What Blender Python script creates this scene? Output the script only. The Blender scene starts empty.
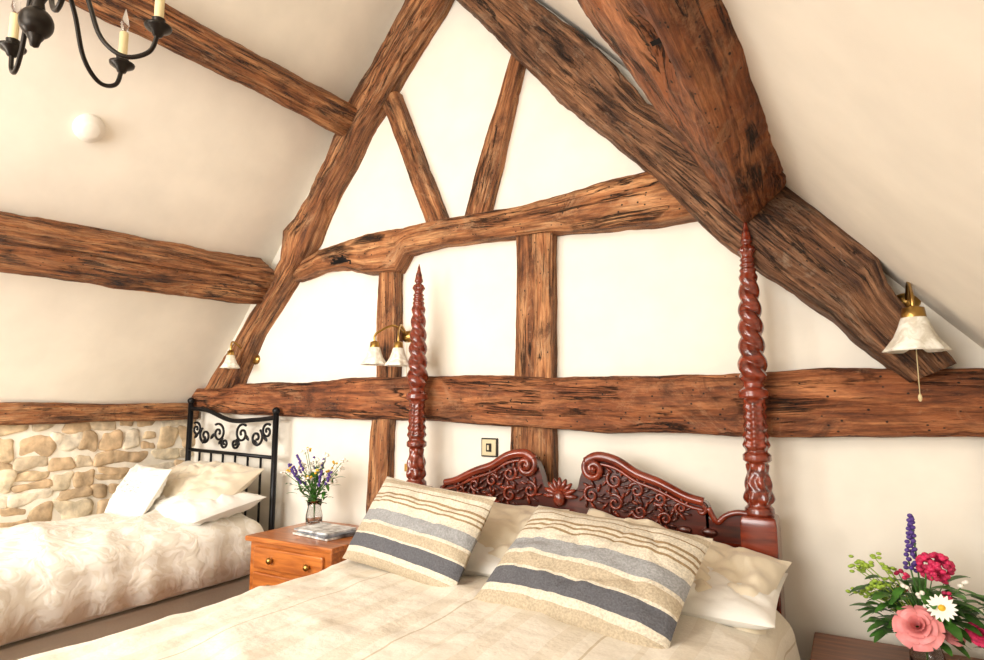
import bpy, math, random
from mathutils import Vector, Matrix, noise
random.seed(7)
sc=bpy.context.scene
COL=bpy.context.collection
# ---------------------------------------------------------------- materials
def nmat(name):
    m=bpy.data.materials.new(name);m.use_nodes=True
    nt=m.node_tree;b=nt.nodes['Principled BSDF'];return m,nt,b
def lin(c):
    return tuple(((x/255)/12.92 if x/255<=.04045 else ((x/255+.055)/1.055)**2.4) for x in c)+(1,)
def ramp(nt,stops,interp='LINEAR'):
    r=nt.nodes.new('ShaderNodeValToRGB');cr=r.color_ramp;cr.interpolation=interp
    while len(cr.elements)<len(stops): cr.elements.new(.5)
    for e,(p,c) in zip(cr.elements,stops): e.position=p;e.color=c
    return r
def tex(nt,kind,scale,coord='Object',vec=(1,1,1),**kw):
    tc=nt.nodes.new('ShaderNodeTexCoord');mp=nt.nodes.new('ShaderNodeMapping')
    mp.inputs['Scale'].default_value=vec
    nt.links.new(tc.outputs[coord],mp.inputs['Vector'])
    t=nt.nodes.new(kind);t.inputs['Scale'].default_value=scale
    for k,v in kw.items(): t.inputs[k].default_value=v
    nt.links.new(mp.outputs[0],t.inputs['Vector']);return t,mp
def bump(nt,b,src,strength,dist=.01):
    bp=nt.nodes.new('ShaderNodeBump');bp.inputs['Strength'].default_value=strength;bp.inputs['Distance'].default_value=dist
    nt.links.new(src,bp.inputs['Height'])
    if b.inputs['Normal'].is_linked:
        nt.links.new(b.inputs['Normal'].links[0].from_socket,bp.inputs['Normal'])
    nt.links.new(bp.outputs[0],b.inputs['Normal'])
def simple(name,c,rough=.6,metal=0,bs=0,bscale=30,coat=0,var=0,sheen=0):
    m,nt,b=nmat(name);b.inputs['Base Color'].default_value=lin(c)
    b.inputs['Roughness'].default_value=rough;b.inputs['Metallic'].default_value=metal
    b.inputs['Coat Weight'].default_value=coat
    b.inputs['Sheen Weight'].default_value=sheen
    t,_=tex(nt,'ShaderNodeTexNoise',bscale,Detail=4.0)
    if bs: bump(nt,b,t.outputs['Fac'],bs)
    if var:
        r=ramp(nt,[(.3,lin([x*(1-var) for x in c])),(.7,lin([min(255,x*(1+var*.5)) for x in c]))])
        nt.links.new(t.outputs['Fac'],r.inputs[0]);nt.links.new(r.outputs[0],b.inputs['Base Color'])
    return m
def timber_mat(name,dark,mid,light,crack=(30,18,11),rough=.6,patch=(150,116,84)):
    m,nt,b=nmat(name)
    oi=nt.nodes.new('ShaderNodeObjectInfo')
    tc=nt.nodes.new('ShaderNodeTexCoord')
    add=nt.nodes.new('ShaderNodeVectorMath');add.operation='ADD'
    sc_=nt.nodes.new('ShaderNodeVectorMath');sc_.operation='SCALE';sc_.inputs['Scale'].default_value=17
    cb=nt.nodes.new('ShaderNodeCombineXYZ')
    nt.links.new(oi.outputs['Random'],cb.inputs[0]);nt.links.new(oi.outputs['Random'],cb.inputs[2])
    nt.links.new(cb.outputs[0],sc_.inputs[0])
    nt.links.new(tc.outputs['UV'],add.inputs[0]);nt.links.new(sc_.outputs[0],add.inputs[1])
    def nz(vec,scale,detail=6,dist=0,rgh=.6):
        mp=nt.nodes.new('ShaderNodeMapping');mp.inputs['Scale'].default_value=vec
        nt.links.new(add.outputs[0],mp.inputs[0])
        t=nt.nodes.new('ShaderNodeTexNoise');t.inputs['Scale'].default_value=scale;t.inputs['Detail'].default_value=detail
        t.inputs['Distortion'].default_value=dist;t.inputs['Roughness'].default_value=rgh
        nt.links.new(mp.outputs[0],t.inputs['Vector']);return t
    def mul(a,b_,typ='MULTIPLY',fac=1):
        mx=nt.nodes.new('ShaderNodeMix');mx.data_type='RGBA';mx.blend_type=typ
        if isinstance(fac,(int,float)): mx.inputs[0].default_value=fac
        else: nt.links.new(fac,mx.inputs[0])
        nt.links.new(a,mx.inputs[6])
        if isinstance(b_,tuple): mx.inputs[7].default_value=b_
        else: nt.links.new(b_,mx.inputs[7])
        return mx.outputs[2]
    g=nz((1.5,24,1),1.5,9,.6,.7)
    r=ramp(nt,[(.34,lin(dark)),(.48,lin(mid)),(.64,lin(light))])
    nt.links.new(g.outputs['Fac'],r.inputs[0])
    big=nz((2.2,5,1),1.5,9,.7,.72)
    r2=ramp(nt,[(.37,(.34,.30,.28,1)),(.47,(.80,.77,.75,1)),(.60,(1.14,1.12,1.09,1))])
    nt.links.new(big.outputs['Fac'],r2.inputs[0])
    c=mul(r.outputs[0],r2.outputs[0])
    fine=nz((5,120,1),1.5,4,.2,.6)
    rf=ramp(nt,[(.38,(.5,.46,.43,1)),(.52,(1.08,1.06,1.04,1))]);nt.links.new(fine.outputs['Fac'],rf.inputs[0])
    c=mul(c,rf.outputs[0],fac=.75)
    pn=nz((3,9,1),1.3,10,.8,.85)
    rp=ramp(nt,[(.53,(0,0,0,1)),(.65,(.8,.8,.8,1))]);nt.links.new(pn.outputs['Fac'],rp.inputs[0])
    c=mul(c,lin(patch),'MIX',rp.outputs[0])
    vo=nt.nodes.new('ShaderNodeTexVoronoi');vo.inputs['Scale'].default_value=1
    mpv=nt.nodes.new('ShaderNodeMapping');mpv.inputs['Scale'].default_value=(26,60,1);nt.links.new(add.outputs[0],mpv.inputs[0]);nt.links.new(mpv.outputs[0],vo.inputs['Vector'])
    rv=ramp(nt,[(.09,(1,1,1,1)),(.15,(0,0,0,1))]);nt.links.new(vo.outputs['Distance'],rv.inputs[0])
    c=mul(c,lin(crack),'MIX',rv.outputs[0])
    ck=nz((.8,15,1),1.2,7,1.0,.68)
    r3=ramp(nt,[(.480,(0,0,0,1)),(.494,(1,1,1,1)),(.506,(1,1,1,1)),(.520,(0,0,0,1))])
    nt.links.new(ck.outputs['Fac'],r3.inputs[0])
    gate=nz((1.5,5,1),1.9,2)
    r4=ramp(nt,[(.46,(0,0,0,1)),(.54,(.95,.95,.95,1))]);nt.links.new(gate.outputs['Fac'],r4.inputs[0])
    mg=nt.nodes.new('ShaderNodeMath');mg.operation='MULTIPLY'
    nt.links.new(r3.outputs[0],mg.inputs[0]);nt.links.new(r4.outputs[0],mg.inputs[1])
    c=mul(c,lin(crack),'MIX',mg.outputs[0])
    nt.links.new(c,b.inputs['Base Color'])
    b.inputs['Roughness'].default_value=rough;b.inputs['Specular IOR Level'].default_value=.4
    bump(nt,b,g.outputs['Fac'],1.0,.02)
    bump(nt,b,fine.outputs['Fac'],.7,.008)
    inv=nt.nodes.new('ShaderNodeMath');inv.operation='SUBTRACT';inv.inputs[0].default_value=1
    nt.links.new(mg.outputs[0],inv.inputs[1]);bump(nt,b,inv.outputs[0],.9,.02)
    return m
def furn_wood(name,dark,mid,rough=.25,coat=.5,vec=(3,30,30),scale=1.5):
    m,nt,b=nmat(name)
    t,_=tex(nt,'ShaderNodeTexNoise',scale,vec=vec,Detail=6.0,Distortion=.5)
    r=ramp(nt,[(.3,lin(dark)),(.7,lin(mid))]);nt.links.new(t.outputs['Fac'],r.inputs[0])
    nt.links.new(r.outputs[0],b.inputs['Base Color']);b.inputs['Roughness'].default_value=rough
    b.inputs['Coat Weight'].default_value=coat;b.inputs['Coat Roughness'].default_value=.12
    bump(nt,b,t.outputs['Fac'],.1,.003);return m
M={}
M['plaster']=simple('plaster_cream',(241,234,220),.9,bs=.3,bscale=5,var=.025)
M['oak']=timber_mat('oak_timber',(94,54,29),(160,102,60),(208,156,108),patch=(188,148,110))
M['oak_dark']=timber_mat('oak_timber_dark',(66,41,27),(120,80,52),(166,122,88),patch=(154,128,104))
M['oak_red']=timber_mat('oak_timber_red',(82,42,22),(142,83,47),(186,124,80),patch=(172,126,90))
M['void']=simple('dark_crevice',(18,11,7),.95)
M['mahog']=furn_wood('mahogany',(74,20,9),(138,50,23),.22,.6)
M['mahog_dark']=furn_wood('mahogany_carved',(44,12,6),(90,30,16),.28,.5)
M['walnut']=furn_wood('walnut_cabinet',(84,44,22),(130,76,42),.45,.05)
M['pine']=furn_wood('honey_pine',(140,70,24),(204,122,54),.35,.3)
M['iron']=simple('black_iron',(34,34,36),.4,.7)
M['brass']=simple('brass',(176,140,78),.3,1)
M['oldbrass']=simple('antique_brass',(176,164,132),.4,.6)
M['bronze']=simple('bronze_dark',(46,42,38),.35,.9)
M['candle']=simple('candle_cream',(214,196,150),.6)
M['floor']=furn_wood('floor_oak',(96,62,36),(150,104,66),.5,.1)
M['white']=simple('white_linen',(237,234,226),.85,bs=.3,bscale=22,sheen=.2)
M['satin']=simple('ivory_pillowcase',(222,209,184),.5,bs=.3,bscale=10,sheen=.3)
M['plastic']=simple('white_plastic',(236,230,218),.4)
M['valance']=simple('divan_fabric',(180,168,152),.9,bs=.2,bscale=60)
M['green']=simple('leaf_green',(66,116,40),.5,var=.4,bscale=20)
M['lime']=simple('leaf_lime',(150,178,60),.5)
M['purple']=simple('petal_purple',(84,58,136),.6)
M['pinkp']=simple('petal_pink',(250,150,150),.5,var=.14,bscale=20)
M['magenta']=simple('petal_magenta',(206,40,90),.6,var=.25,bscale=60)
M['wpetal']=simple('petal_white',(246,242,230),.6)
M['yellow']=simple('petal_yellow',(226,180,40),.6)
M['mortar']=simple('lime_mortar',(240,231,214),.95,bs=.6,bscale=14,var=.06)
ST=[simple('stone_%d'%i,c,.9,bs=1,bscale=18,var=.2) for i,c in enumerate([(216,192,156),(224,208,178),(206,178,142),(228,215,192),(210,192,164),(196,170,136)])]
def frosted(name):
    m,nt,b=nmat(name);b.inputs['Roughness'].default_value=.35
    b.inputs['Subsurface Weight'].default_value=.3;b.inputs['Subsurface Radius'].default_value=(.05,.05,.04)
    t,_=tex(nt,'ShaderNodeTexNoise',22,Detail=3.0,Distortion=1.5)
    r=ramp(nt,[(.4,lin((216,208,190))),(.6,lin((246,242,230)))]);nt.links.new(t.outputs['Fac'],r.inputs[0]);nt.links.new(r.outputs[0],b.inputs['Base Color']);return m
M['shade']=frosted('frosted_glass')
m,nt,b=nmat('clear_glass');b.inputs['Transmission Weight'].default_value=1;b.inputs['Roughness'].default_value=.03;b.inputs['IOR'].default_value=1.4;M['glass']=m
m,nt,b=nmat('bedspread_stripe')
tc=nt.nodes.new('ShaderNodeTexCoord');sx=nt.nodes.new('ShaderNodeSeparateXYZ');nt.links.new(tc.outputs['UV'],sx.inputs[0])
fr=nt.nodes.new('ShaderNodeMath');fr.operation='FRACT';ml=nt.nodes.new('ShaderNodeMath');ml.operation='MULTIPLY';ml.inputs[1].default_value=2.1
nt.links.new(sx.outputs[0],ml.inputs[0]);nt.links.new(ml.outputs[0],fr.inputs[0])
A=lin((234,227,213));B_=lin((226,217,200));Cc=lin((206,193,170))
r=ramp(nt,[(0,A),(.16,B_),(.30,A),(.38,Cc),(.395,A),(.62,B_),(.66,A),(.80,B_),(.92,A)],'CONSTANT')
nt.links.new(fr.outputs[0],r.inputs[0])
wt,_=tex(nt,'ShaderNodeTexNoise',130,Detail=2.0)
wr_=ramp(nt,[(.3,(.92,.915,.91,1)),(.7,(1,1,1,1))]);nt.links.new(wt.outputs['Fac'],wr_.inputs[0])
mx=nt.nodes.new('ShaderNodeMix');mx.data_type='RGBA';mx.blend_type='MULTIPLY';mx.inputs[0].default_value=1
nt.links.new(r.outputs[0],mx.inputs[6]);nt.links.new(wr_.outputs[0],mx.inputs[7]);nt.links.new(mx.outputs[2],b.inputs['Base Color']);b.inputs['Roughness'].default_value=.85
t,_=tex(nt,'ShaderNodeTexNoise',8,Detail=5.0);bump(nt,b,t.outputs['Fac'],.6,.025);M['spread']=m
m,nt,b=nmat('damask_white')
t,_=tex(nt,'ShaderNodeTexNoise',9,Detail=2.0,Distortion=2.5)
r=ramp(nt,[(.47,lin((242,238,228))),(.53,lin((231,224,209)))]);nt.links.new(t.outputs['Fac'],r.inputs[0]);nt.links.new(r.outputs[0],b.inputs['Base Color'])
b.inputs['Roughness'].default_value=.75;bump(nt,b,t.outputs['Fac'],.5,.012);M['damask']=m
m,nt,b=nmat('printed_linen')
tc=nt.nodes.new('ShaderNodeTexCoord')
wv,_=tex(nt,'ShaderNodeTexNoise',16,coord='UV',vec=(1,2.2,1),Detail=1.0,Distortion=1.0)
rl=ramp(nt,[(.46,(0,0,0,1)),(.485,(1,1,1,1)),(.515,(1,1,1,1)),(.54,(0,0,0,1))]);nt.links.new(wv.outputs['Fac'],rl.inputs[0])
sx=nt.nodes.new('ShaderNodeSeparateXYZ');nt.links.new(tc.outputs['UV'],sx.inputs[0])
ga=ramp(nt,[(.36,(0,0,0,1)),(.38,(1,1,1,1)),(.62,(1,1,1,1)),(.64,(0,0,0,1))]);nt.links.new(sx.outputs[1],ga.inputs[0])
gb=ramp(nt,[(.25,(0,0,0,1)),(.27,(1,1,1,1)),(.75,(1,1,1,1)),(.77,(0,0,0,1))]);nt.links.new(sx.outputs[0],gb.inputs[0])
m1=nt.nodes.new('ShaderNodeMath');m1.operation='MULTIPLY';m2=nt.nodes.new('ShaderNodeMath');m2.operation='MULTIPLY'
nt.links.new(rl.outputs[0],m1.inputs[0]);nt.links.new(ga.outputs[0],m1.inputs[1]);nt.links.new(m1.outputs[0],m2.inputs[0]);nt.links.new(gb.outputs[0],m2.inputs[1])
mx=nt.nodes.new('ShaderNodeMix');mx.data_type='RGBA';nt.links.new(m2.outputs[0],mx.inputs[0]);mx.inputs[6].default_value=lin((234,230,221));mx.inputs[7].default_value=lin((140,136,130))
nt.links.new(mx.outputs[2],b.inputs['Base Color']);b.inputs['Roughness'].default_value=.9;M['print']=m
def stripes(name,st):
    m,nt,b=nmat(name);tc=nt.nodes.new('ShaderNodeTexCoord');sx=nt.nodes.new('ShaderNodeSeparateXYZ')
    nt.links.new(tc.outputs['UV'],sx.inputs[0]);r=ramp(nt,[(p,lin(c)) for p,c in st],'CONSTANT');nt.links.new(sx.outputs[1],r.inputs[0])
    t,_=tex(nt,'ShaderNodeTexNoise',150,Detail=2.0)
    rr=ramp(nt,[(.3,(.62,.62,.62,1)),(.7,(1,1,1,1))]);nt.links.new(t.outputs['Fac'],rr.inputs[0])
    mx=nt.nodes.new('ShaderNodeMix');mx.data_type='RGBA';mx.blend_type='MULTIPLY';mx.inputs[0].default_value=.85
    nt.links.new(r.outputs[0],mx.inputs[6]);nt.links.new(rr.outputs[0],mx.inputs[7]);nt.links.new(mx.outputs[2],b.inputs['Base Color'])
    b.inputs['Roughness'].default_value=.95;bump(nt,b,t.outputs['Fac'],.5,.005);return m
CR=(224,214,194);TN=(160,134,98);BG=(194,178,152);GR=(98,98,103);BL=(160,160,160)
M['cush']=stripes('cushion_stripe',[(0,BG),(.08,CR),(.14,GR),(.28,CR),(.30,BG),(.40,CR),(.43,BL),(.56,CR),(.65,TN),(.67,CR),(.70,TN),(.72,CR),(.75,TN),(.77,CR),(.84,TN),(.855,CR),(.90,BG),(.96,CR)])
# ---------------------------------------------------------------- mesh builder
class MB:
    def __init__(s): s.v=[];s.f=[];s.mi=[];s.uv=[];s.mats=[]
    def mid(s,m):
        if m not in s.mats: s.mats.append(m)
        return s.mats.index(m)
    def add(s,vs,fs,m,uv=None):
        o=len(s.v);s.v+= [tuple(x) for x in vs];i=s.mid(m)
        for k,f in enumerate(fs):
            s.f.append(tuple(o+j for j in f));s.mi.append(i)
            s.uv.append(uv[k] if uv else [(0,0)]*len(f))
    def grid(s,P,m,closeU=False,uvf=None):
        n=len(P);k=len(P[0]);vs=[p for row in P for p in row];fs=[];uv=[]
        for i in range(n-1):
            for j in range(k if closeU else k-1):
                j2=(j+1)%k
                fs.append((i*k+j,i*k+j2,(i+1)*k+j2,(i+1)*k+j))
                if uvf: uv.append([uvf(i,j),uvf(i,j+1),uvf(i+1,j+1),uvf(i+1,j)])
        s.add(vs,fs,m,uv if uvf else None)
    def box(s,x0,x1,y0,y1,z0,z1,m,R=None):
        vs=[Vector((x,y,z)) for x in(x0,x1) for y in(y0,y1) for z in(z0,z1)]
        if R: vs=[R@v for v in vs]
        s.add(vs,[(0,1,3,2),(4,6,7,5),(0,4,5,1),(2,3,7,6),(0,2,6,4),(1,5,7,3)],m)
    def rbox(s,c,h,m,e=.25,R=None,nu=20,nv=12,jit=0,seed=0):
        def sp(a,e): return math.copysign(abs(a)**e,a)
        P=[]
        for i in range(nv+1):
            ph=-math.pi/2+math.pi*i/nv;row=[]
            for j in range(nu):
                th=2*math.pi*j/nu
                v=Vector((h[0]*sp(math.cos(ph),e)*sp(math.cos(th),e),h[1]*sp(math.cos(ph),e)*sp(math.sin(th),e),h[2]*sp(math.sin(ph),e)))
                if jit:
                    q=v.copy();v*=1+jit*noise.noise(q*12+Vector((seed,seed*2,0)))
                if R: v=R@v
                row.append(v+Vector(c))
            P.append(row)
        s.grid(P,m,True)
    def ell(s,c,h,m,R=None,nu=10,nv=6): s.rbox(c,h,m,1,R,nu,nv)
    def lathe(s,c,prof,m,seg=24,mod=None,R=None):
        P=[]
        for (r,z) in prof:
            row=[]
            for j in range(seg):
                th=2*math.pi*j/seg;rr=r*(mod(th,z) if mod else 1)
                v=Vector((rr*math.cos(th),rr*math.sin(th),z))
                if R: v=R@v
                row.append(v+Vector(c))
            P.append(row)
        s.grid(P,m,True)
    def sweep(s,pts,r,m,seg=8,flat=1):
        pts=[Vector(p) for p in pts];n=len(pts)
        if not isinstance(r,(list,tuple)): r=[r]*n
        P=[];up=None
        for i in range(n):
            t=(pts[min(i+1,n-1)]-pts[max(i-1,0)]).normalized()
            if up is None:
                up=Vector((0,0,1)) if abs(t.z)<.9 else Vector((1,0,0))
            a=t.cross(up).normalized();bb=a.cross(t).normalized();up=bb
            P.append([pts[i]+a*r[i]*math.cos(2*math.pi*j/seg)+bb*r[i]*flat*math.sin(2*math.pi*j/seg) for j in range(seg)])
        o=len(s.v);s.grid(P,m,True);i=s.mid(m)
        for k in (0,n-1):
            s.f.append(tuple(o+k*seg+j for j in range(seg)));s.mi.append(i);s.uv.append([(0,0)]*seg)
    def obj(s,name,parent=None,smooth=True,bevel=0,auto=None):
        me=bpy.data.meshes.new(name);me.from_pydata(s.v,[],s.f);me.update()
        for m in s.mats: me.materials.append(m)
        ul=me.uv_layers.new(name='UVMap')
        for p,i,uv in zip(me.polygons,s.mi,s.uv):
            p.material_index=i;p.use_smooth=smooth
            for li,c in zip(p.loop_indices,uv): ul.data[li].uv=c
        import bmesh
        bm=bmesh.new();bm.from_mesh(me);bmesh.ops.recalc_face_normals(bm,faces=bm.faces);bm.to_mesh(me);bm.free()
        o=bpy.data.objects.new(name,me);COL.objects.link(o)
        if bevel:
            md=o.modifiers.new('b','BEVEL');md.width=bevel;md.segments=2;md.limit_method='ANGLE'
        if parent: o.parent=parent
        return o
def empty(name,loc=(0,0,0)):
    e=bpy.data.objects.new(name,None);COL.objects.link(e);e.location=(0,0,0);return e
def lerp(a,b,t): return a+(b-a)*t
def catmull(pts,n=8):
    pts=[Vector(p) for p in pts];out=[]
    for i in range(len(pts)-1):
        p0=pts[max(i-1,0)];p1=pts[i];p2=pts[i+1];p3=pts[min(i+2,len(pts)-1)]
        for k in range(n):
            t=k/n;out.append(.5*((2*p1)+(-p0+p2)*t+(2*p0-5*p1+4*p2-p3)*t*t+(-p0+3*p1-3*p2+p3)*t**3))
    out.append(pts[-1]);return out
def timber(name,stations,m,parent=None,amp=.012,seg=80,step=.018,seed=0,q=9,holes=()):
    S=[]
    for i in range(len(stations)-1):
        a=stations[i];b=stations[i+1];L=(a[0]-b[0]).length;n=max(1,int(L/step))
        for k in range(n):
            t=k/n;S.append(tuple(a[q_].lerp(b[q_],t) for q_ in range(3)))
    S.append(stations[-1])
    per4=seg//4;sec=[]
    for sd in range(4):
        for k in range(per4):
            t=-1+2*k/per4
            a,b=[(1,t),(-t,1),(-1,-t),(t,-1)][sd]
            s_=(abs(a)**q+abs(b)**q)**(-1/q);sec.append((a*s_,b*s_,sd,(abs(t))**6))
    P=[];ss=[];acc=0;sv=Vector((seed*3.1,seed*1.7,seed));HK={}
    for i,(c,U,V_) in enumerate(S):
        if i: acc+=(S[i][0]-S[i-1][0]).length
        ss.append(acc);row=[];un=U.normalized();vn=V_.normalized()
        ax=(S[min(i+1,len(S)-1)][0]-S[max(i-1,0)][0]).normalized()
        for jj,(a,b,sd,cn) in enumerate(sec):
            d=U*a+V_*b;p=c+d
            nd=(un*a**5+vn*b**5).normalized()
            n1=noise.noise(p*2.2+sv)*1.0+noise.noise(p*7+sv)*.4+noise.noise(p*24+sv)*.22
            w=(d.dot(un)*26,d.dot(vn)*26)
            rg=noise.noise(Vector((acc*1.6,w[0],w[1]))+sv)*.4+noise.noise(Vector((acc*4,w[0]*2.2,w[1]*2.2))+sv)*.2
            ck=abs(noise.noise(Vector((acc*1.0+9,w[0]*.55,w[1]*.55))+sv*2))
            gr=-1.1*max(0,1-ck/.04)*max(0,min(1,noise.noise(Vector((acc*1.3,w[0]*.1,5))+sv)*4+.4))
            ch=-1.8*cn*max(0,noise.noise(p*5+sv*2)+.05)
            pp=p+nd*amp*(n1+rg+gr+ch)
            for (hp,hl,hw) in holes:
                e=p-hp
                if abs(e.dot(nd))>.10: continue
                e=e-nd*e.dot(nd)
                al=abs(e.dot(ax))/hl;pr=(e-ax*e.dot(ax)).length/hw;k_=al*al+pr*pr
                if k_<2.5:
                    pp-=nd*.05*math.exp(-k_*1.6)
                    if k_*(1+.9*noise.noise(p*35))<.75: HK[(i,jj)]=1
            row.append(pp)
        P.append(row)
    per=2*(S[0][1].length+S[0][2].length)*2
    mb=MB();mb.grid(P,m,True,uvf=lambda i,j:(ss[i],per*j/seg))
    k4=len(sec)
    if HK:
        vi=mb.mid(M['void'])
        for f in range(len(mb.f)):
            if divmod(f,k4) in HK: mb.mi[f]=vi
    for k in (0,len(P)-1):
        mb.f.append(tuple(k*k4+j for j in range(k4)));mb.mi.append(0);mb.uv.append([(ss[k]+.02*math.cos(6.28*j/k4),per*.2*math.sin(6.28*j/k4)) for j in range(k4)])
    return mb.obj(name,parent)
def wall_timber(name,pairs,y0,y1,m,parent,**kw):
    st=[]
    for (a,b) in pairs:
        A=Vector((a[0],0,a[1]));B=Vector((b[0],0,b[1]))
        c=(A+B)/2;c.y=(y0+y1)/2
        st.append((c,(A-B)/2,Vector((0,abs(y1-y0)/2,0))))
    return timber(name,st,m,parent,**kw)
V=Vector
# ---------------------------------------------------------------- room
XL=-3.84;XR=.46;YF=-5.2
SL=1.35;SR=1.11;ZL=1.30;ZR=1.465
XA=(ZR+SR*XR-ZL-SL*(-XL))/(SL+SR)
ZA=ZL+SL*(XA-XL)
nL=V((SL,0,-1)).normalized();tL=V((1,0,SL)).normalized()
nR=V((-SR,0,-1)).normalized();tR=V((-1,0,SR)).normalized()
def slab(name,x0,z0,nrm,amp=.012,n=60):
    mb=MB();P=[];Q=[]
    for i in range(n+1):
        r1=[];r2=[]
        for j in range(n+1):
            x=lerp(x0,XA,i/n);z=lerp(z0,ZA,i/n);y=lerp(.0,YF-.1,j/n);p=V((x,y,z))
            r1.append(p+nrm*amp*noise.noise(p*1.5) if 0<i<n else p);r2.append(p-nrm*.08)
        P.append(r1);Q.append(r2)
    mb.grid(P,M['plaster']);mb.grid(Q,M['plaster'])
    return mb.obj(name)
slab('ceiling_left',XL,ZL,nL);slab('ceiling_right',XR,ZR,nR)
mb=MB();mb.box(XL-.2,XR+.2,YF-.2,.2,-.1,0,M['floor']);mb.obj('floor',smooth=False)
mb=MB()
ol=[(XL-.1,0),(XR+.1,0),(XR+.1,ZR-.05),(XA,ZA+.15),(XL-.1,ZL-.05)]
k=len(ol)
mb.add([(x,0,z) for x,z in ol]+[(x,.14,z) for x,z in ol],[tuple(range(k)),tuple(range(2*k-1,k-1,-1))]+[(i,(i+1)%k,k+(i+1)%k,k+i) for i in range(k)],M['plaster'])
mb.obj('wall_back',smooth=False)
mb=MB();mb.box(XR,XR+.15,YF,.12,0,ZR+.02,M['plaster']);mb.obj('wall_right',smooth=False)
mb=MB()
wx0,wx1,wz0,wz1=-3.0,-.6,.8,2.3
for (a,b,c,d) in [(XL,wx0,0,1.3),(wx1,XR,0,ZR),(wx0,wx1,0,wz0)]:
    mb.box(a,b,YF-.12,YF,c,d,M['plaster'])
mb.add([(XL,YF,1.3),(wx0,YF,1.3),(wx0,YF,wz1),(wx0-.05,YF,wz1+.03),(-3.1,YF,wz1)],[(0,1,2,3)],M['plaster'])
mb.add([(wx0,YF,wz1),(wx1,YF,wz1),(wx1-.1,YF,2.5),(XA,YF,ZA),(-2.95,YF,2.5)],[(0,1,2,3,4)],M['plaster'])
mb.add([(wx1,YF,ZR),(XR,YF,ZR),(wx1,YF,wz1+.3)],[(0,1,2)],M['plaster'])
mb.obj('wall_front',smooth=False)
mb=MB()
for x in (wx0,-2.2,-1.4,wx1): mb.box(x-.03,x+.03,YF-.08,YF-.02,wz0,wz1,M['plastic'])
for z in (wz0,1.55,wz1): mb.box(wx0,wx1,YF-.08,YF-.02,z-.03,z+.03,M['plastic'])
mb.obj('assumed_window_1',smooth=False)  # assumed window behind the camera, added as an opening for daylight
# left stone knee wall
mb=MB();mb.box(XL-.15,XL,YF,.0,0,ZL+.0,M['mortar'])
P=[]
for i in range(45):
    P.append([V((XL+.013+.009*noise.noise(V((0,-3*j/90*6,i/44*6))),-3.0*j/90,ZL*i/44)) for j in range(91)])
mb.grid(P,M['mortar'])
z=.02
while z<1.22:
    h=random.uniform(.07,.125);y=-2.9+random.uniform(0,.1)
    while y<-.02:
        w=random.uniform(.07,.24);w=min(w,-.0-y)
        if w>.04:
            subs=[(z,h)] if random.random()<.78 or h<.1 else [(z,h*.5),(z+h*.5,h*.5)]
            for zz,h2 in subs:
                hh=h2*random.uniform(.88,1.08)
                R=Matrix.Rotation(random.uniform(-.14,.14),3,'X')
                mb.rbox((XL+.002,y+w/2,zz+h2/2+random.uniform(-.008,.008)),(.018+random.uniform(0,.006),w/2-.003,hh/2-.003),random.choice(ST),.42,R,28,14,.6,random.uniform(0,50))
        y+=w
    z+=h
mb.obj('wall_left')
# ---------------------------------------------------------------- timbers
T=empty('timber_frame')
wall_timber('rafter_left',[((-1.70,4.0),(-1.48,3.95)),((-2.01,3.60),(-1.80,3.50)),((-2.22,3.34),(-2.02,3.27)),((-2.41,3.11),(-2.20,3.05)),((-2.53,2.90),(-2.34,2.90)),((-2.66,2.70),(-2.45,2.72)),((-2.73,2.58),(-2.57,2.57)),((-2.85,2.46),(-2.66,2.42)),((-2.95,2.40),(-2.72,2.31)),((-2.95,2.22),(-2.81,2.16)),((-3.10,2.03),(-2.92,2.04)),((-3.39,1.69),(-3.16,1.78)),((-3.60,1.44),(-3.36,1.45))],.02,-.12,M['oak'],T,amp=.018,seed=1)
wall_timber('rafter_right',[((-1.61,3.77),(-1.92,3.78)),((-1.36,3.48),(-1.64,3.42)),((-1.19,3.29),(-1.42,3.15)),((-.90,2.94),(-1.11,2.78)),((-.68,2.64),(-.90,2.55)),((-.53,2.52),(-.74,2.37)),((-.31,2.32),(-.54,2.15)),((-.06,2.07),(-.28,1.86)),((.11,1.86),(-.05,1.65)),((.13,1.77),(.02,1.57)),((.21,1.63),(.09,1.50)),((.30,1.48),(.17,1.42))],.02,-.15,M['oak_dark'],T,amp=.020,seed=2)
wall_timber('collar_beam',[((-2.86,2.18),(-2.86,2.08)),((-2.66,2.25),(-2.66,2.12)),((-2.45,2.28),(-2.46,2.12)),((-2.30,2.29),(-2.30,2.07)),((-2.08,2.29),(-2.08,2.06)),((-2.02,2.29),(-2.02,2.15)),((-1.79,2.30),(-1.79,2.165)),((-1.36,2.30),(-1.36,2.15)),((-.92,2.34),(-.92,2.13)),((-.45,2.36),(-.45,2.12))],.02,-.09,M['oak'],T,amp=.014,seed=3,holes=[(V((-2.50,-.09,2.16)),.09,.018)])
wall_timber('strut_left',[((-2.24,3.08),(-2.12,3.10)),((-1.90,2.28),(-1.77,2.28))],.02,-.06,M['oak'],T,amp=.008,seed=4)
wall_timber('strut_right',[((-1.30,3.14),(-1.38,3.15)),((-1.54,2.28),(-1.67,2.28))],.02,-.06,M['oak'],T,amp=.008,seed=5)
wall_timber('stud_left',[((-2.09,2.10),(-2.23,2.10)),((-2.09,1.5),(-2.23,1.5)),((-2.13,1.2),(-2.26,1.2)),((-2.15,0.01),(-2.29,0.01))],.02,-.06,M['oak'],T,amp=.009,seed=6)
wall_timber('stud_mid',[((-1.17,2.17),(-1.37,2.17)),((-1.18,1.5),(-1.38,1.5)),((-1.18,1.2),(-1.40,1.2)),((-1.18,0.01),(-1.40,0.01))],.02,-.06,M['oak'],T,amp=.009,seed=7)
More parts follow.
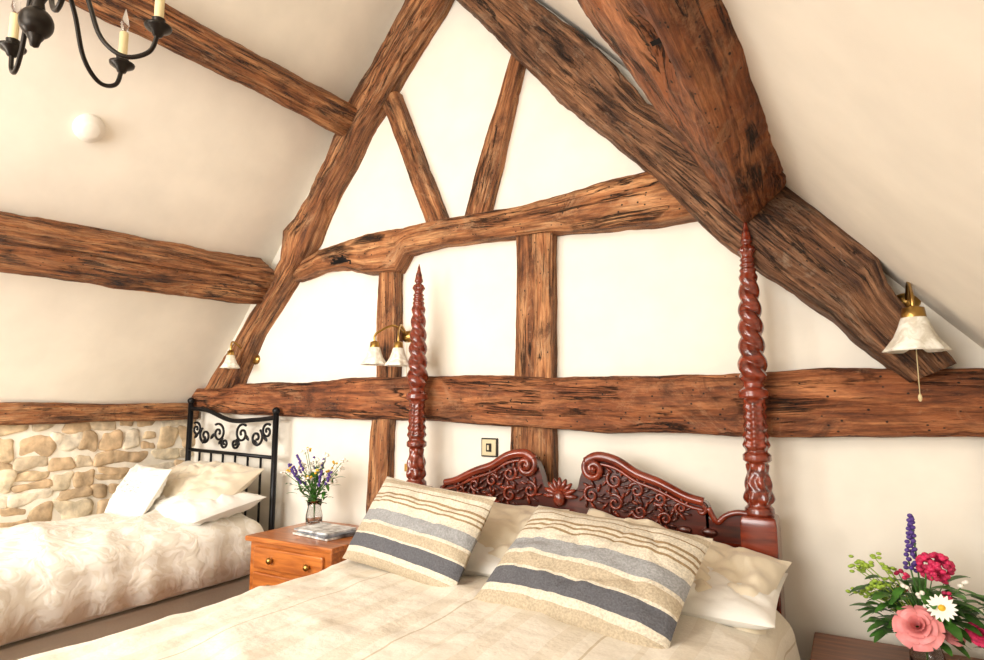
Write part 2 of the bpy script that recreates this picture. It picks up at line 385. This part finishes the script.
wall_timber('stud_right',[((.45,1.3),(.385,1.3)),((.45,.01),(.37,.01))],.02,-.05,M['oak_dark'],T,amp=.006,seed=8)
wall_timber('rail_beam',[((-3.80,1.45),(-3.80,1.31)),((-3.3,1.47),(-3.3,1.29)),((-2.77,1.48),(-2.77,1.275)),((-1.79,1.50),(-1.79,1.265)),((-1.3,1.475),(-1.3,1.24)),((-.94,1.47),(-.94,1.23)),((-.16,1.475),(-.16,1.23)),((.45,1.47),(.45,1.24))],.02,-.085,M['oak_red'],T,amp=.013,seed=9)
timber('wall_plate_left',[(V((XL+.03,-.02,1.30)),V((0.045,0,0)),V((0,0,.055))),(V((XL+.03,-4.9,1.30)),V((0.045,0,0)),V((0,0,.055)))],M['oak'],T,amp=.008,seed=10)
def purlinL(name,p0,p1,w0,w1,th,m,seed):
    p0=V(p0);p1=V(p1)
    timber(name,[(p0,tL*w0/2,nL*th/2),(p1,tL*w1/2,nL*th/2)],m,None,amp=.015,seed=seed)
purlinL('roof_purlin',(-3.13,-.10,2.10),(-3.24,-4.9,1.92),.23,.22,.22,M['oak'],11)
purlinL('roof_purlin',(-2.47,-.10,3.0),(-2.54,-4.9,2.9),.18,.15,.18,M['oak'],12)
timber('roof_purlin',[(V((-.278,-.16,2.15)),tR*.066,nR*.10),(V((-.298,-.6,2.23)),tR*.13,nR*.12),(V((-.335,-1.2,2.34)),tR*.235,nR*.14),(V((-.37,-1.9,2.45)),tR*.25,nR*.15),(V((-.38,-4.9,2.5)),tR*.2,nR*.15)],M['oak_red'],None,amp=.02,seed=13,holes=[(V((-.351,-1.28,2.172)),.13,.036),(V((-.40,-1.16,2.19)),.16,.010),(V((-.33,-1.42,2.15)),.16,.010)])
# ---------------------------------------------------------------- four poster bed
BED=empty('four_poster_bed')
def post(name,x,y):
    mb=MB()
    key=[(2.055,.002),(2.03,.008),(1.99,.017),(1.965,.022),(1.955,.014),(1.945,.024),(1.93,.030),(1.915,.022),(1.905,.020),(1.895,.028),(1.885,.022),(1.875,.030),(1.865,.024),(1.855,.031),(1.845,.027),(1.83,.032),(1.60,.041),(1.45,.048),(1.425,.036),(1.41,.038),(1.40,.054),(1.375,.056),(1.365,.040),(1.34,.036),(1.28,.038),(1.20,.043),(1.175,.038),(1.165,.049),(1.145,.049),(1.135,.036),(1.11,.036),(1.05,.044),(1.01,.048),(.985,.040),(.975,.050),(.955,.052),(.945,.045)]
    prof=[]
    for i in range(len(key)-1):
        z0,r0=key[i];z1,r1=key[i+1];n=max(2,int(abs(z1-z0)/.005))
        for k in range(n):
            t=k/n;t2=t*t*(3-2*t);prof.append((lerp(r0,r1,t2),lerp(z0,z1,t)))
    prof.append((key[-1][1],key[-1][0]))
    def mod(th,z):
        if 1.43<z<1.84:
            f=min(1,(1.84-z)/.02,(z-1.43)/.02)
            return 1+f*(.32*abs(math.cos(th+46*z))-.18)
        if 1.18<z<1.35: return 1+.10*math.cos(8*th)*abs(math.sin(z*90))+.06*math.sin(z*180)
        if .99<z<1.13: return 1+.14*math.cos(6*th+math.sin(z*60))*abs(math.cos(z*50))
        if 1.92<z<1.95: return 1+.1*math.cos(8*th)
        return 1
    mb.lathe((x,y,0),prof,M['mahog'],64,mod)
    mb.rbox((x,y,.475),(.062,.062,.475),M['mahog'],.1,None,32,24)
    return mb.obj(name,BED)
PY=-.16
post('post_left',-1.865,PY);post('post_right',-.315,PY)
xc=-1.09
half=[(0,.985),(.04,.985),(.075,1.0),(.09,1.05),(.12,1.11),(.17,1.135),(.25,1.12),(.33,1.075),(.42,1.045),(.52,1.0),(.585,.985),(.60,.965),(.59,.935),(.63,.915),(.66,.94),(.70,.955),(.74,.955)]
top=[V((d,0,z)) for d,z in half]
tc_=catmull(top,5)
outl=[(xc-p.x,p.z) for p in reversed(tc_)]+[(xc+p.x,p.z) for p in tc_[1:]]
mb=MB();n=len(outl);yf,yb=PY-.022,PY+.022
vs=[(x,yf,z) for x,z in outl]+[(x,yf,.45) for x,z in outl]+[(x,yb,z) for x,z in outl]+[(x,yb,.45) for x,z in outl];fs=[]
for i in range(n-1):
    fs+=[(i,i+1,n+i+1,n+i),(2*n+i,3*n+i,3*n+i+1,2*n+i+1),(i,2*n+i,2*n+i+1,i+1)]
mb.add(vs,fs,M['mahog_dark'])
mb.obj('headboard_panel',BED,smooth=False)
mb=MB()
for s in (-1,1):
    path=[V((xc+s*d,yf-.006,z)) for d,z in half if .11<d<.59]
    path=catmull(path,6)
    cx,cz=xc+s*.155,1.085
    sp=[]
    for k in range(40):
        a=k/40*2*math.pi*1.6;r=.048*(1-k/44)
        sp.append(V((cx+s*(-math.sin(a))*r+0,yf-.012-.012*k/40,cz+math.cos(a)*r)))
    mb.sweep(sp,[.014]*40,M['mahog'],8)
    mb.ell((cx,yf-.02,cz),(.014,.014,.014),M['mahog'])
    mb.sweep(path,[lerp(.022,.017,i/len(path)) for i in range(len(path))],M['mahog'],10)
    mb.sweep([p+V((0,-.006,-.03)) for p in path],.007,M['mahog'],8)
    sp=[V((xc+s*(.575)+s*math.sin(k/20*5)*.022*(1-k/26),yf-.01,.955+math.cos(k/20*5)*.022*(1-k/26))) for k in range(20)]
    mb.sweep(sp,.008,M['mahog'],8)
    sh=[V((xc+s*d,yf-.004,z)) for d,z in half if d>.59]
    mb.sweep(catmull(sh,5),.011,M['mahog'],8)
    for (d,z,r,dirn) in [(.24,1.045,.035,1),(.33,1.01,.032,-1),(.42,.985,.028,1),(.50,.955,.024,-1),(.24,.955,.035,-1),(.34,.93,.03,1),(.44,.91,.028,-1),(.14,.98,.035,1)]:
        sp=[];N=26
        for k in range(N):
            a=k/N*2*math.pi*1.4*dirn+d*9;rr=r*(1-k/(N+3))
            sp.append(V((xc+s*d+s*math.cos(a)*rr,yf-.006-.006*k/N,z+math.sin(a)*rr)))
        mb.sweep(sp,[.008*(1-.5*k/N) for k in range(N)],M['mahog'],7)
        for q in range(9):
            a=q/9*2*math.pi;R=Matrix.Rotation(-a*s-.5,3,'Y')
            mb.ell((xc+s*d+math.cos(a)*r*1.25*s,yf-.005,z+math.sin(a)*r*1.25),(.019,.012,.006),M['mahog'] if q%2 else M['mahog_dark'],R,8,5)
for q in range(9):
    a=math.pi*q/8;R=Matrix.Rotation(-a,3,'Y')
    mb.ell((xc+math.cos(a)*.045,yf-.008,.965+math.sin(a)*.045),(.034,.014,.011),M['mahog'],R,10,6)
mb.ell((xc,yf-.018,.955),(.028,.018,.034),M['mahog'])
for q in range(14):
    mb.ell((xc-.6+q*.0923,yf-.004,.875),(.03,.012,.016),M['mahog_dark'])
mb.box(xc-.73,xc+.73,yf-.01,yf,.82,.845,M['mahog'])
mb.obj('headboard_carving',BED)
mb=MB()
for x in(-1.90,-.30): mb.box(x-.0,x+.03,-2.12,-.2,.25,.40,M['mahog'])
mb.box(-1.93,-.25,-2.16,-2.10,.12,.5,M['mahog'])
for x in(-1.9,-.31): mb.box(x-.04,x+.04,-2.17,-2.09,0,.55,M['mahog'])
mb.obj('side_rails',BED,smooth=False,bevel=.006)
mb=MB();mb.rbox((-1.09,-1.14,.51),(.76,.94,.13),M['white'],.15,None,40,16);mb.obj('mattress',BED)
def duvet(name,x0,x1,y0,y1,zt,zh,m,parent,seed,amp=.012,nx=150,ny=130,rad=.09,crown=.018):
    prof=[V((x0-.02,0,zh)),V((x0-.012,0,lerp(zh,zt,.5))),V((x0,0,zt-rad))]
    for k in range(1,9):
        a=math.pi/2*k/8;prof.append(V((x0+rad*(1-math.cos(a)),0,zt-rad+rad*math.sin(a))))
    N=60
    for k in range(1,N): 
        t=k/N;prof.append(V((lerp(x0+rad,x1-rad,t),0,zt+crown*math.sin(math.pi*t))))
    for k in range(0,9):
        a=math.pi/2*k/8;prof.append(V((x1-rad*(1-math.sin(a)),0,zt-rad+rad*math.cos(a))))
    prof+=[V((x1+.012,0,lerp(zh,zt,.5))),V((x1+.02,0,zh))]
    L=[0]
    for i in range(1,len(prof)): L.append(L[-1]+(prof[i]-prof[i-1]).length)
    cx=(x0+x1)/2;P=[]
    ys=[lerp(y0,y1,i/ny) for i in range(ny+1)]
    sv=V((seed,seed,0))
    for y in ys:
        row=[];fe=max(0,(y1+.12-y)/.12);fh=max(0,(y-(y0-.06))/.06)
        for i,p in enumerate(prof):
            q=V((p.x,y,p.z-.06*fe*fe-.03*fh*fh))
            side=1 if (p.z<zt-.03) else 0
            w=noise.noise(V((q.x*3.2,q.y*2.2,0))+sv)+.5*noise.noise(V((q.x*8+q.y*3,q.y*5,1))+sv)+.25*noise.noise(V((q.x*16,q.y*14,2))+sv)
            rid=1-abs(noise.noise(V((q.x*2.5+q.y*1.7,q.y*2.0-q.x,5))+sv))*3
            w+=max(0,rid)*.8
            if side:
                q.x+=(1 if p.x>cx else -1)*(amp*w+.012*math.sin(y*28+3*noise.noise(V((y*2,0,0))))*(zt-p.z)/(zt-zh))
                if i in(0,len(prof)-1): q.z+=.012*noise.noise(V((y*5,3,0)))
            else: q.z+=amp*w
            row.append(q)
        P.append(row)
    base=P[-1];
    for k in range(1,7):
        P.append([V((p.x,p.y-.015-.005*k,lerp(p.z,zh,k/6) if p.z>zh else p.z)) for p in base])
    mb=MB()
    mb.grid(P,m,False,uvf=lambda i,j:(L[min(j,len(L)-1)],i*.015))
    o=mb.obj(name,parent);md=o.modifiers.new('s','SOLIDIFY');md.thickness=.012;md.offset=-1
    return o
duvet('bedspread',-1.97,-.215,-.30,-2.13,.685,.36,M['spread'],BED,3.3,amp=.013)
def pillow(name,c,u,v,w,h,t,m,parent,seed=0,n=56,pinch=.05,wr=.010,pw=2.6,ex=.55):
    u=V(u).normalized();v=V(v);v=(v-u*v.dot(u)).normalized();nn=u.cross(v);c=V(c)
    mb=MB()
    for sgn in(1,-1):
        P=[]
        for i in range(n+1):
            row=[];b=-1+2*i/n
            for j in range(n+1):
                a=-1+2*j/n
                th=(max(0,1-abs(a)**pw)**ex)*(max(0,1-abs(b)**pw)**ex)
                ea=a*(1-pinch*(1-b*b)*abs(a)**2*0.6);eb=b*(1-pinch*(1-a*a)*abs(b)**2)
                p=V((a*3+seed,b*3*h/w+seed,sgn*2+seed))
                rd=max(0,1-abs(noise.noise(p*.75+V((4,4,4))))*5)
                wz=(noise.noise(p*.8)*1.2+noise.noise(p*2)*.5+noise.noise(p*4.5)*.25-rd*.7)*wr*2*th
                edge=max(abs(a),abs(b));rip=.5*wr*math.sin(14*math.atan2(b,a))*edge**2*(1-edge**8)
                row.append(c+u*(ea*w/2)+v*(eb*h/2)+nn*(sgn*(t/2*th)+wz+rip*sgn))
            P.append(row)
        mb.grid(P,m,False,uvf=lambda i,j:(j/n,i/n))
    return mb.obj(name,parent)
pillow('pillow_white_left',(-1.46,-.38,.745),(1,0,0),(0,.95,.1),.72,.42,.14,M['white'],BED,1)
pillow('pillow_white_right',(-.60,-.40,.735),(1,0,0),(0,.95,.1),.74,.46,.14,M['white'],BED,2)
pillow('pillow_ivory_left',(-1.40,-.37,.82),(1,0,.0),(0,.62,.36),.72,.38,.13,M['satin'],BED,3,wr=.014)
pillow('pillow_ivory_right',(-.61,-.40,.785),(1,-.06,-.15),(0,.75,.34),.76,.42,.15,M['satin'],BED,4,wr=.022,pinch=.10)
pillow('cushion_striped_left',(-1.535,-.60,.855),(.64,-.13,-.03),(.03,.21,.31),.65,.385,.15,M['cush'],BED,5,wr=.007)
pillow('cushion_striped_right',(-.765,-.69,.818),(.66,-.09,-.04),(-.03,.36,.25),.66,.455,.16,M['cush'],BED,6,wr=.007)
# ---------------------------------------------------------------- single bed
SB=empty('single_bed')
mb=MB();mb.box(-3.72,-2.86,-2.1,-.16,.06,.42,M['valance'])
for x in(-3.66,-2.92):
    for y in(-2.04,-.22): mb.lathe((x,y,0),[(.02,0),(.03,.03),(.03,.07)],M['iron'],12)
mb.obj('divan_base',SB,smooth=False,bevel=.02)
mb=MB();mb.rbox((-3.29,-1.13,.54),(.42,.95,.12),M['white'],.15,None,40,12);mb.obj('mattress',SB)
duvet('duvet',-3.76,-2.84,-.22,-2.12,.725,.46,M['damask'],SB,9.1,amp=.022,rad=.11,crown=.05)
pillow('pillow_back',(-3.30,-.35,.865),(1,-.02,0),(0,.7,.45),.74,.44,.20,M['satin'],SB,7,wr=.014)
pillow('pillow_front',(-3.22,-.42,.80),(1,-.02,0),(0,.9,.15),.72,.44,.15,M['white'],SB,8,wr=.012)
pillow('cushion_script',(-3.42,-.61,.875),(.95,-.10,-.02),(.05,.24,.40),.40,.30,.12,M['print'],SB,9)
mb=MB();hy=-.115
def bar(p,r=.012): mb.sweep([V(q) for q in p],r,M['iron'],10)
for x,zt in((-3.72,1.36),(-2.92,1.30)):
    bar([(x,hy,0.0),(x,hy,zt)],.017)
    mb.ell((x,hy,zt+.01),(.024,.024,.022),M['iron'])
bar(catmull([(-3.72,hy,1.32),(-3.55,hy,1.31),(-3.32,hy,1.25),(-3.1,hy,1.255),(-2.92,hy,1.27)],8),.014)
bar([(-3.72,hy,1.06),(-2.92,hy,1.04)],.011)
bar([(-3.72,hy,.6),(-2.92,hy,.6)],.011)
for k in range(1,7):
    x=-3.72+.8*k/7;bar([(x,hy,.6),(x,hy,1.05)],.007)
for s in(-1,1):
    for (d,z,r,dr) in[(.11,1.17,.06,1),(.24,1.15,.055,-1),(.33,1.19,.045,1),(.05,1.11,.035,-1)]:
        sp=[]
        for k in range(30):
            a=k/30*2*math.pi*1.5*dr+1;rr=r*(1-k/34);sp.append(V((-3.32+s*d+s*math.cos(a)*rr,hy,z+math.sin(a)*rr)))
        mb.sweep(sp,.0075,M['iron'],6)
    for q in range(4):
        mb.ell((-3.32+s*(.08+q*.08),hy-.005,1.12+.03*(q%2)),(.028,.006,.012),M['iron'],Matrix.Rotation(.7*s,3,'Y'))
mb.obj('iron_headboard',SB)
# ---------------------------------------------------------------- left bedside table
NS=empty('bedside_table')
mb=MB();x0,x1,y0,y1=-2.56,-2.03,-.55,-.10
mb.box(x0-.02,x1+.02,y0-.02,y1,.695,.72,M['pine'])
mb.box(x0,x1,y0,y1,.06,.695,M['pine']);mb.box(x0-.012,x1+.012,y0-.012,y1,0,.07,M['pine'])
mb.obj('cabinet',NS,smooth=False,bevel=.006)
mb=MB()
for z0,z1 in((.575,.675),(.45,.56),(.09,.43)):
    mb.box(x0+.04,x1-.04,y0-.016,y0,z0,z1,M['pine'])
mb.obj('drawers',NS,smooth=False,bevel=.008)
mb=MB()
for z in(.625,.505,.3):
    for x in((x0+.17,x1-.12) if z>.4 else (x0+.1,)):
        mb.lathe((x,y0-.014,z),[(.006,0),(.007,.008),(.015,.015),(.016,.022),(.008,.03),(0.001,.031)],M['brass'],14,None,Matrix.Rotation(math.pi/2,3,'X'))
mb.obj('knobs',NS)
MG=MB()
for i,(dx,rot,w,h,c) in enumerate([(0,.25,.20,.26,(206,200,190)),(.01,.12,.19,.25,(120,126,134)),(-.01,.3,.18,.24,(206,202,196))]):
    R=Matrix.Rotation(rot+1.2,3,'Z');mm=simple('magazine_%d'%i,c,.35,var=.6,bscale=22)
    MG.add([R@V((sx*w/2,sy*h/2,sz))+V((-2.25+dx,-.36,.722+i*.010)) for sx in(-1,1) for sy in(-1,1) for sz in(0,.009)],[(0,1,3,2),(4,6,7,5),(0,4,5,1),(2,3,7,6),(0,2,6,4),(1,5,7,3)],mm)
MG.obj('magazine_stack',smooth=False)
# ---------------------------------------------------------------- flowers
def leaf(mb,base,d,L,w,m,droop=.3):
    d=V(d).normalized();side=d.cross(V((0,0,1)))
    if side.length<.05: side=V((1,0,0))
    side.normalize();P=[]
    for i in range(7):
        t=i/6;c=V(base)+d*L*t+V((0,0,-droop*L*t*t));ww=w*math.sin(math.pi*min(.98,t*.9+.06))**.8
        P.append([c-side*ww+V((0,0,.2*ww)),c,c+side*ww+V((0,0,.2*ww))])
    mb.grid(P,m)
def vase(mb,c,r,h,m):
    mb.lathe(c,[(.001,.004),(r*.8,.004),(r*.85,0),(r,.01),(r*1.02,h*.4),(r*.8,h*.75),(r*.95,h),(r*.9,h),(r*.74,h*.75),(r*.94,h*.4),(r*.9,.012),(.001,.012)],m,28)
FL=empty('vase_of_wildflowers');mb=MB();c=V((-2.47,-.23,.72));vase(mb,c,.042,.13,M['glass']);mb.obj('vase',FL)
mb=MB();rnd=random.Random(3)
for i in range(38):
    a=rnd.uniform(0,6.28);tilt=rnd.uniform(.05,.9);L=rnd.uniform(.17,.32)
    d=V((math.cos(a)*math.sin(tilt),math.sin(a)*math.sin(tilt)*.45-.05,math.cos(tilt)));b0=c+V((0,0,.02));e=c+V((0,0,.10))+d*L
    mb.sweep(catmull([b0,c+V((0,0,.13))+d*.03,e],5),.0018,M['green'],5)
    k=i%4
    if k==0:
        for q in range(9): mb.ell(e+d*(-.05+.012*q)+V((rnd.uniform(-.008,.008),0,0)),(.008,.008,.007),M['purple'],None,6,4)
    elif k in(1,3):
        for q in range(7): mb.ell(e+V((rnd.uniform(-.02,.02),rnd.uniform(-.02,.02),rnd.uniform(-.012,.012))),(.009,.009,.006),M['wpetal'],None,6,4)
    elif k==2:
        for q in range(4): mb.ell(e+V((rnd.uniform(-.015,.015),rnd.uniform(-.01,.01),rnd.uniform(-.01,.01))),(.007,.007,.006),M['yellow'],None,6,4)
    for q in range(3): leaf(mb,b0.lerp(e,rnd.uniform(.4,.85)),(rnd.uniform(-1,1),rnd.uniform(-1,1),.4),.06,.009,M['green'])
mb.obj('flowers',FL)
# right bedside cabinet
NR=empty('bedside_cabinet');mb=MB();x0,x1,y0,y1=-.15,.36,-.50,-.08
mb.box(x0-.015,x1+.015,y0-.015,y1,.53,.55,M['walnut']);mb.box(x0,x1,y0,y1,.05,.53,M['walnut']);mb.box(x0-.01,x1+.01,y0-.01,y1,0,.06,M['walnut'])
mb.box(x0+.03,x1-.03,y0-.012,y0,.38,.51,M['walnut']);mb.box(x0+.03,x1-.03,y0-.012,y0,.09,.36,M['walnut'])
mb.lathe(((x0+x1)/2,y0-.012,.445),[(.006,0),(.015,.015),(.008,.026),(.001,.027)],M['brass'],14,None,Matrix.Rotation(math.pi/2,3,'X'))
mb.obj('cabinet',NR,smooth=False,bevel=.005)
FR=empty('rose_bouquet');mb=MB();c=V((.15,-.29,.55));vase(mb,c,.045,.12,M['glass']);mb.obj('vase',FR)
mb=MB();rnd=random.Random(11)
def stem(e,r=.0025):
    e=V(e);mb.sweep(catmull([c+V((0,0,.015)),c+V((0,0,.12))+(e-c)*.08,e],6),r,M['green'],5)
def rose(e,R,m,fwd=(-.15,-.8,.5)):
    f=V(fwd).normalized();q=f.to_track_quat('Z','Y').to_matrix()
    for ring,(n,r0,h,op) in enumerate([(3,.12,.55,.05),(4,.28,.58,.12),(5,.45,.5,.3),(6,.62,.38,.5),(7,.78,.2,.75)]):
        for k in range(n):
            a0=2*math.pi*(k+ring*.37)/n;P=[]
            for i in range(6):
                t=i/5;row=[]
                for j in range(7):
                    s=-1+2*j/6;wd=(math.pi/n*1.25)*(.55+.45*math.sin(math.pi*min(1,t*.8+.1)))
                    rr=R*(.08+(r0-.05)*t**.7+op*.3*t**3);hh=R*(h*1.1*t-op*.35*t**4-.12*abs(s)**2*t)
                    a=a0+s*wd;row.append(V(e)+q@V((rr*math.cos(a),rr*math.sin(a),hh)))
                P.append(row)
            mb.grid(P,m)
def daisy(e,R,fwd=(-.1,-.8,.5)):
    q=V(fwd).normalized().to_track_quat('Z','Y').to_matrix()
    for k in range(16):
        a=2*math.pi*k/16;P=[]
        for i in range(5):
            t=i/4;w=R*.17*math.sin(math.pi*min(.95,.15+t*.8));r=R*(.2+.8*t)
            P.append([V(e)+q@V((r*math.cos(a)-s*w*math.sin(a),r*math.sin(a)+s*w*math.cos(a),.12*R*math.sin(t*2))) for s in(-1,0,1)])
        mb.grid(P,M['wpetal'])
    mb.ell(e,(R*.26,R*.2,R*.26),M['yellow'])
for e in[(.135,-.38,.70),(.19,-.34,.78),(.16,-.34,.85),(.12,-.26,.88),(.06,-.3,.80),(.25,-.3,.76),(.24,-.36,.70)]: stem(e)
rose((.125,-.41,.71),.062,M['pinkp'])
rose((.275,-.35,.70),.034,M['magenta'],(.2,-.7,.5))
rose((.215,-.36,.685),.026,M['pinkp'],(.2,-.7,.5))
daisy((.185,-.42,.775),.038)
for q in range(90):
    v=V((rnd.gauss(0,1),rnd.gauss(0,1),rnd.gauss(0,1))).normalized()
    mb.ell(V((.185,-.31,.865))+V((v.x*.042,v.y*.036,v.z*.036)),(.010,.010,.008),M['magenta'],None,6,4)
for q in range(34):
    t=q/34;a=q*2.4;mb.ell(V((.125+.012*t,-.28,.84+.17*t))+V((math.cos(a),math.sin(a),0))*(.012*(1-t)+.003),(.008,.008,.007),M['purple'],None,6,4)
stem((.137,-.28,1.01))
for q in range(190):
    a=rnd.uniform(0,6.28);r=rnd.uniform(.02,.14);b=c+V((math.cos(a)*r,math.sin(a)*r*.55,rnd.uniform(.10,.26)))
    leaf(mb,b,(math.cos(a)+rnd.uniform(-.3,.3),math.sin(a)*.6-.2,rnd.uniform(-.2,.7)),rnd.uniform(.05,.09),rnd.uniform(.012,.022),M['green'],.35)
for q in range(12):
    a=rnd.uniform(0,6.28);e=c+V((math.cos(a)*.1+.03,math.sin(a)*.06-.03,rnd.uniform(.2,.3)))
    stem(e,.0015)
    for k in range(4): mb.ell(e+V((rnd.uniform(-.01,.01),rnd.uniform(-.01,.01),rnd.uniform(-.01,.01))),(.007,.007,.006),M['wpetal'] if q%2 else M['magenta'],None,6,4)
for q in range(18):
    e=V((rnd.uniform(-.05,.07),-.30+rnd.uniform(-.05,.05),rnd.uniform(.74,.89)))
    mb.sweep(catmull([c+V((0,0,.12)),c.lerp(e,.6)+V((0,0,.06)),e],5),.0014,M['lime'],4)
    for k in range(5): mb.ell(e+V((rnd.uniform(-.014,.014),rnd.uniform(-.014,.014),rnd.uniform(-.01,.01))),(.008,.008,.005),M['lime'],None,6,4)
mb.obj('flowers',FR)
# ---------------------------------------------------------------- sconces
def tulip(mb,c,R,H,tilt=0,az=0):
    Rm=Matrix.Rotation(az,3,'Z')@Matrix.Rotation(tilt,3,'Y')
    outer=[(.16,0),(.30,-.04),(.42,-.18),(.52,-.40),(.66,-.65),(.88,-.88),(1.0,-1.0)]
    prof=[(r*R,z*H) for r,z in outer];prof+= [(r*R-.004,z*H) for r,z in reversed(outer)]
    mb.lathe(c,prof,M['shade'],48,lambda th,z:1+.07*math.cos(8*th)*min(1,max(0,(-z/H-.3)/.7)),Rm)
    mb.lathe(V(c),[(.004,.02),(.35*R,.012),(.40*R,-.02),(.3*R,-.05)],M['brass'],20,None,Rm)
def sconce(name,plate,shades,R,H,cord=None):
    E=empty(name);px,pz=plate;mb=MB()
    mb.lathe((px,-.0,pz),[(.001,.022),(.015,.020),(.030,.012),(.036,.006),(.038,0)],M['brass'],24,lambda th,z:1+.15*math.cos(2*th),Matrix.Rotation(math.pi/2,3,'X'))
    for (x,y,z) in shades:
        mb.sweep(catmull([(px,-.01,pz),(px+(x-px)*.3,y*.5,pz+.05),(px+(x-px)*.8,y*.9,z+.07),(x,y,z+.045),(x,y,z+.01)],7),.006,M['brass'],8)
    if cord: mb.sweep([(cord[0],cord[1],cord[2]),(cord[0],cord[1],cord[3])],.0015,M['candle'],5);mb.ell((cord[0],cord[1],cord[3]),(.006,.006,.013),M['candle'])
    mb.obj('brass_bracket',E);mb=MB()
    for (x,y,z) in shades: tulip(mb,(x,y,z),R,H)
    mb.obj('glass_shades',E)
sconce('wall_sconce',(.19,1.715),[(.19,-.22,1.650)],.090,.13,(.19,-.22,1.56,1.37))
sconce('wall_sconce',(-2.05,1.71),[(-2.12,-.19,1.655),(-1.965,-.19,1.645)],.066,.105,(-2.02,-.05,1.68,1.32))
sconce('wall_sconce',(-3.26,1.63),[(-3.24,-.20,1.655)],.055,.09,None)
mb=MB();mb.box(-1.585,-1.495,-.010,0.0,1.095,1.185,M['bronze']);mb.box(-1.579,-1.501,-.014,-.010,1.101,1.179,M['oldbrass']);mb.box(-1.555,-1.525,-.017,-.014,1.12,1.16,M['bronze']);mb.box(-1.546,-1.534,-.024,-.015,1.128,1.152,M['oldbrass']);mb.obj('light_switch',smooth=False,bevel=.0015)
mb=MB();mb.box(-2.075,-2.005,-.012,0.0,.985,1.055,M['plastic']);mb.box(-2.05,-2.03,-.018,-.012,1.0,1.04,M['brass']);mb.obj('wall_socket',smooth=False,bevel=.003)
mb=MB();qn=nL.to_track_quat('Z','Y').to_matrix()
mb.lathe(V((-2.893,-1.255,2.579)),[(.001,.034),(.03,.033),(.040,.029),(.044,.024),(.056,.022),(.064,.010),(.064,-.01)],M['plastic'],32,None,qn);mb.obj('smoke_detector')
# ---------------------------------------------------------------- chandelier
mb=MB();c=V((-1.824,-1.92,-.012))
mb.ell(c+V((0,0,2.37)),(.040,.040,.042),M['bronze'],None,24,16)
mb.lathe(c,[(.001,2.30),(.010,2.305),(.014,2.32),(.02,2.33),(.02,2.40),(.014,2.43),(.03,2.47),(.034,2.50),(.02,2.53),(.012,2.58),(.018,2.62),(.03,2.65),(.012,2.7),(.006,2.74)],M['bronze'],20)
for k in range(26):
    z=2.75+k*.045
    if z<ZA-.05: mb.sweep([c+V((.011*math.cos(a)*(k%2),.011*math.cos(a)*(1-k%2),z+.028*math.sin(a))) for a in[i*2*math.pi/12 for i in range(13)]],.0035,M['bronze'],5)
mb.lathe(c,[(.05,ZA-.03),(.045,ZA-.06),(.01,ZA-.09)],M['bronze'],20)
for k in range(6):
    a=math.radians(108.4+60*k);d=V((math.cos(a),math.sin(a),0))
    mb.sweep(catmull([c+d*.02+V((0,0,2.50)),c+d*.07+V((0,0,2.53)),c+d*.11+V((0,0,2.47)),c+d*.15+V((0,0,2.36)),c+d*.21+V((0,0,2.315)),c+d*.27+V((0,0,2.34)),c+d*.288+V((0,0,2.40))],7),.0065,M['bronze'],8)
    e=c+d*.288
    mb.lathe(e,[(.001,2.385),(.012,2.39),(.016,2.40),(.034,2.412),(.036,2.418),(.015,2.416),(.016,2.43),(.018,2.44)],M['bronze'],20)
    mb.lathe(e,[(.0125,2.435),(.0125,2.52),(.006,2.525),(.001,2.525)],M['candle'],14)
    mb.lathe(e,[(.006,2.52),(.013,2.545),(.010,2.565),(.001,2.60)],M['glass'],12)
mb.obj('chandelier')
# ---------------------------------------------------------------- light
def area(name,loc,target,size,sy,e,col):
    l=bpy.data.lights.new(name,'AREA');l.shape='RECTANGLE';l.size=size;l.size_y=sy;l.energy=e;l.color=col
    o=bpy.data.objects.new(name,l);COL.objects.link(o);o.location=loc
    o.rotation_euler=(V(target)-V(loc)).to_track_quat('-Z','Y').to_euler()
area('assumed_window_light',(-1.8,-5.1,1.7),(-1.6,0,1.7),2.4,1.6,128,(1,.975,.93))  # added area light standing in the assumed window behind the camera
area('unseen_left_fill',(-3.1,-3.0,1.75),(-3.5,0,1.05),.8,.7,50,(1,.975,.93))  # added unseen area light from the left; side window only assumed, none built
area('unseen_overhead_fill',(-1.7,-3.4,3.0),(-1.4,-.4,1.6),1.2,1.2,34,(1,.955,.88))  # unseen warm area light overhead, aimed at the bed head; no lamp fitting here
w=bpy.data.worlds.new('w');sc.world=w;w.use_nodes=True;w.node_tree.nodes['Background'].inputs[0].default_value=(.9,.95,1,1);w.node_tree.nodes['Background'].inputs[1].default_value=1.5
sc.view_settings.view_transform='Standard';sc.view_settings.look='None';sc.view_settings.exposure=0.0
# ---------------------------------------------------------------- camera
cd=bpy.data.cameras.new('camera');cam=bpy.data.objects.new('camera',cd);COL.objects.link(cam)
cd.sensor_width=36;cd.lens=36*620/984;cd.clip_start=.02
cam.location=(0,-2.65,1.35);cam.rotation_euler=(math.pi/2+math.radians(6.8),0,math.radians(30));sc.camera=cam
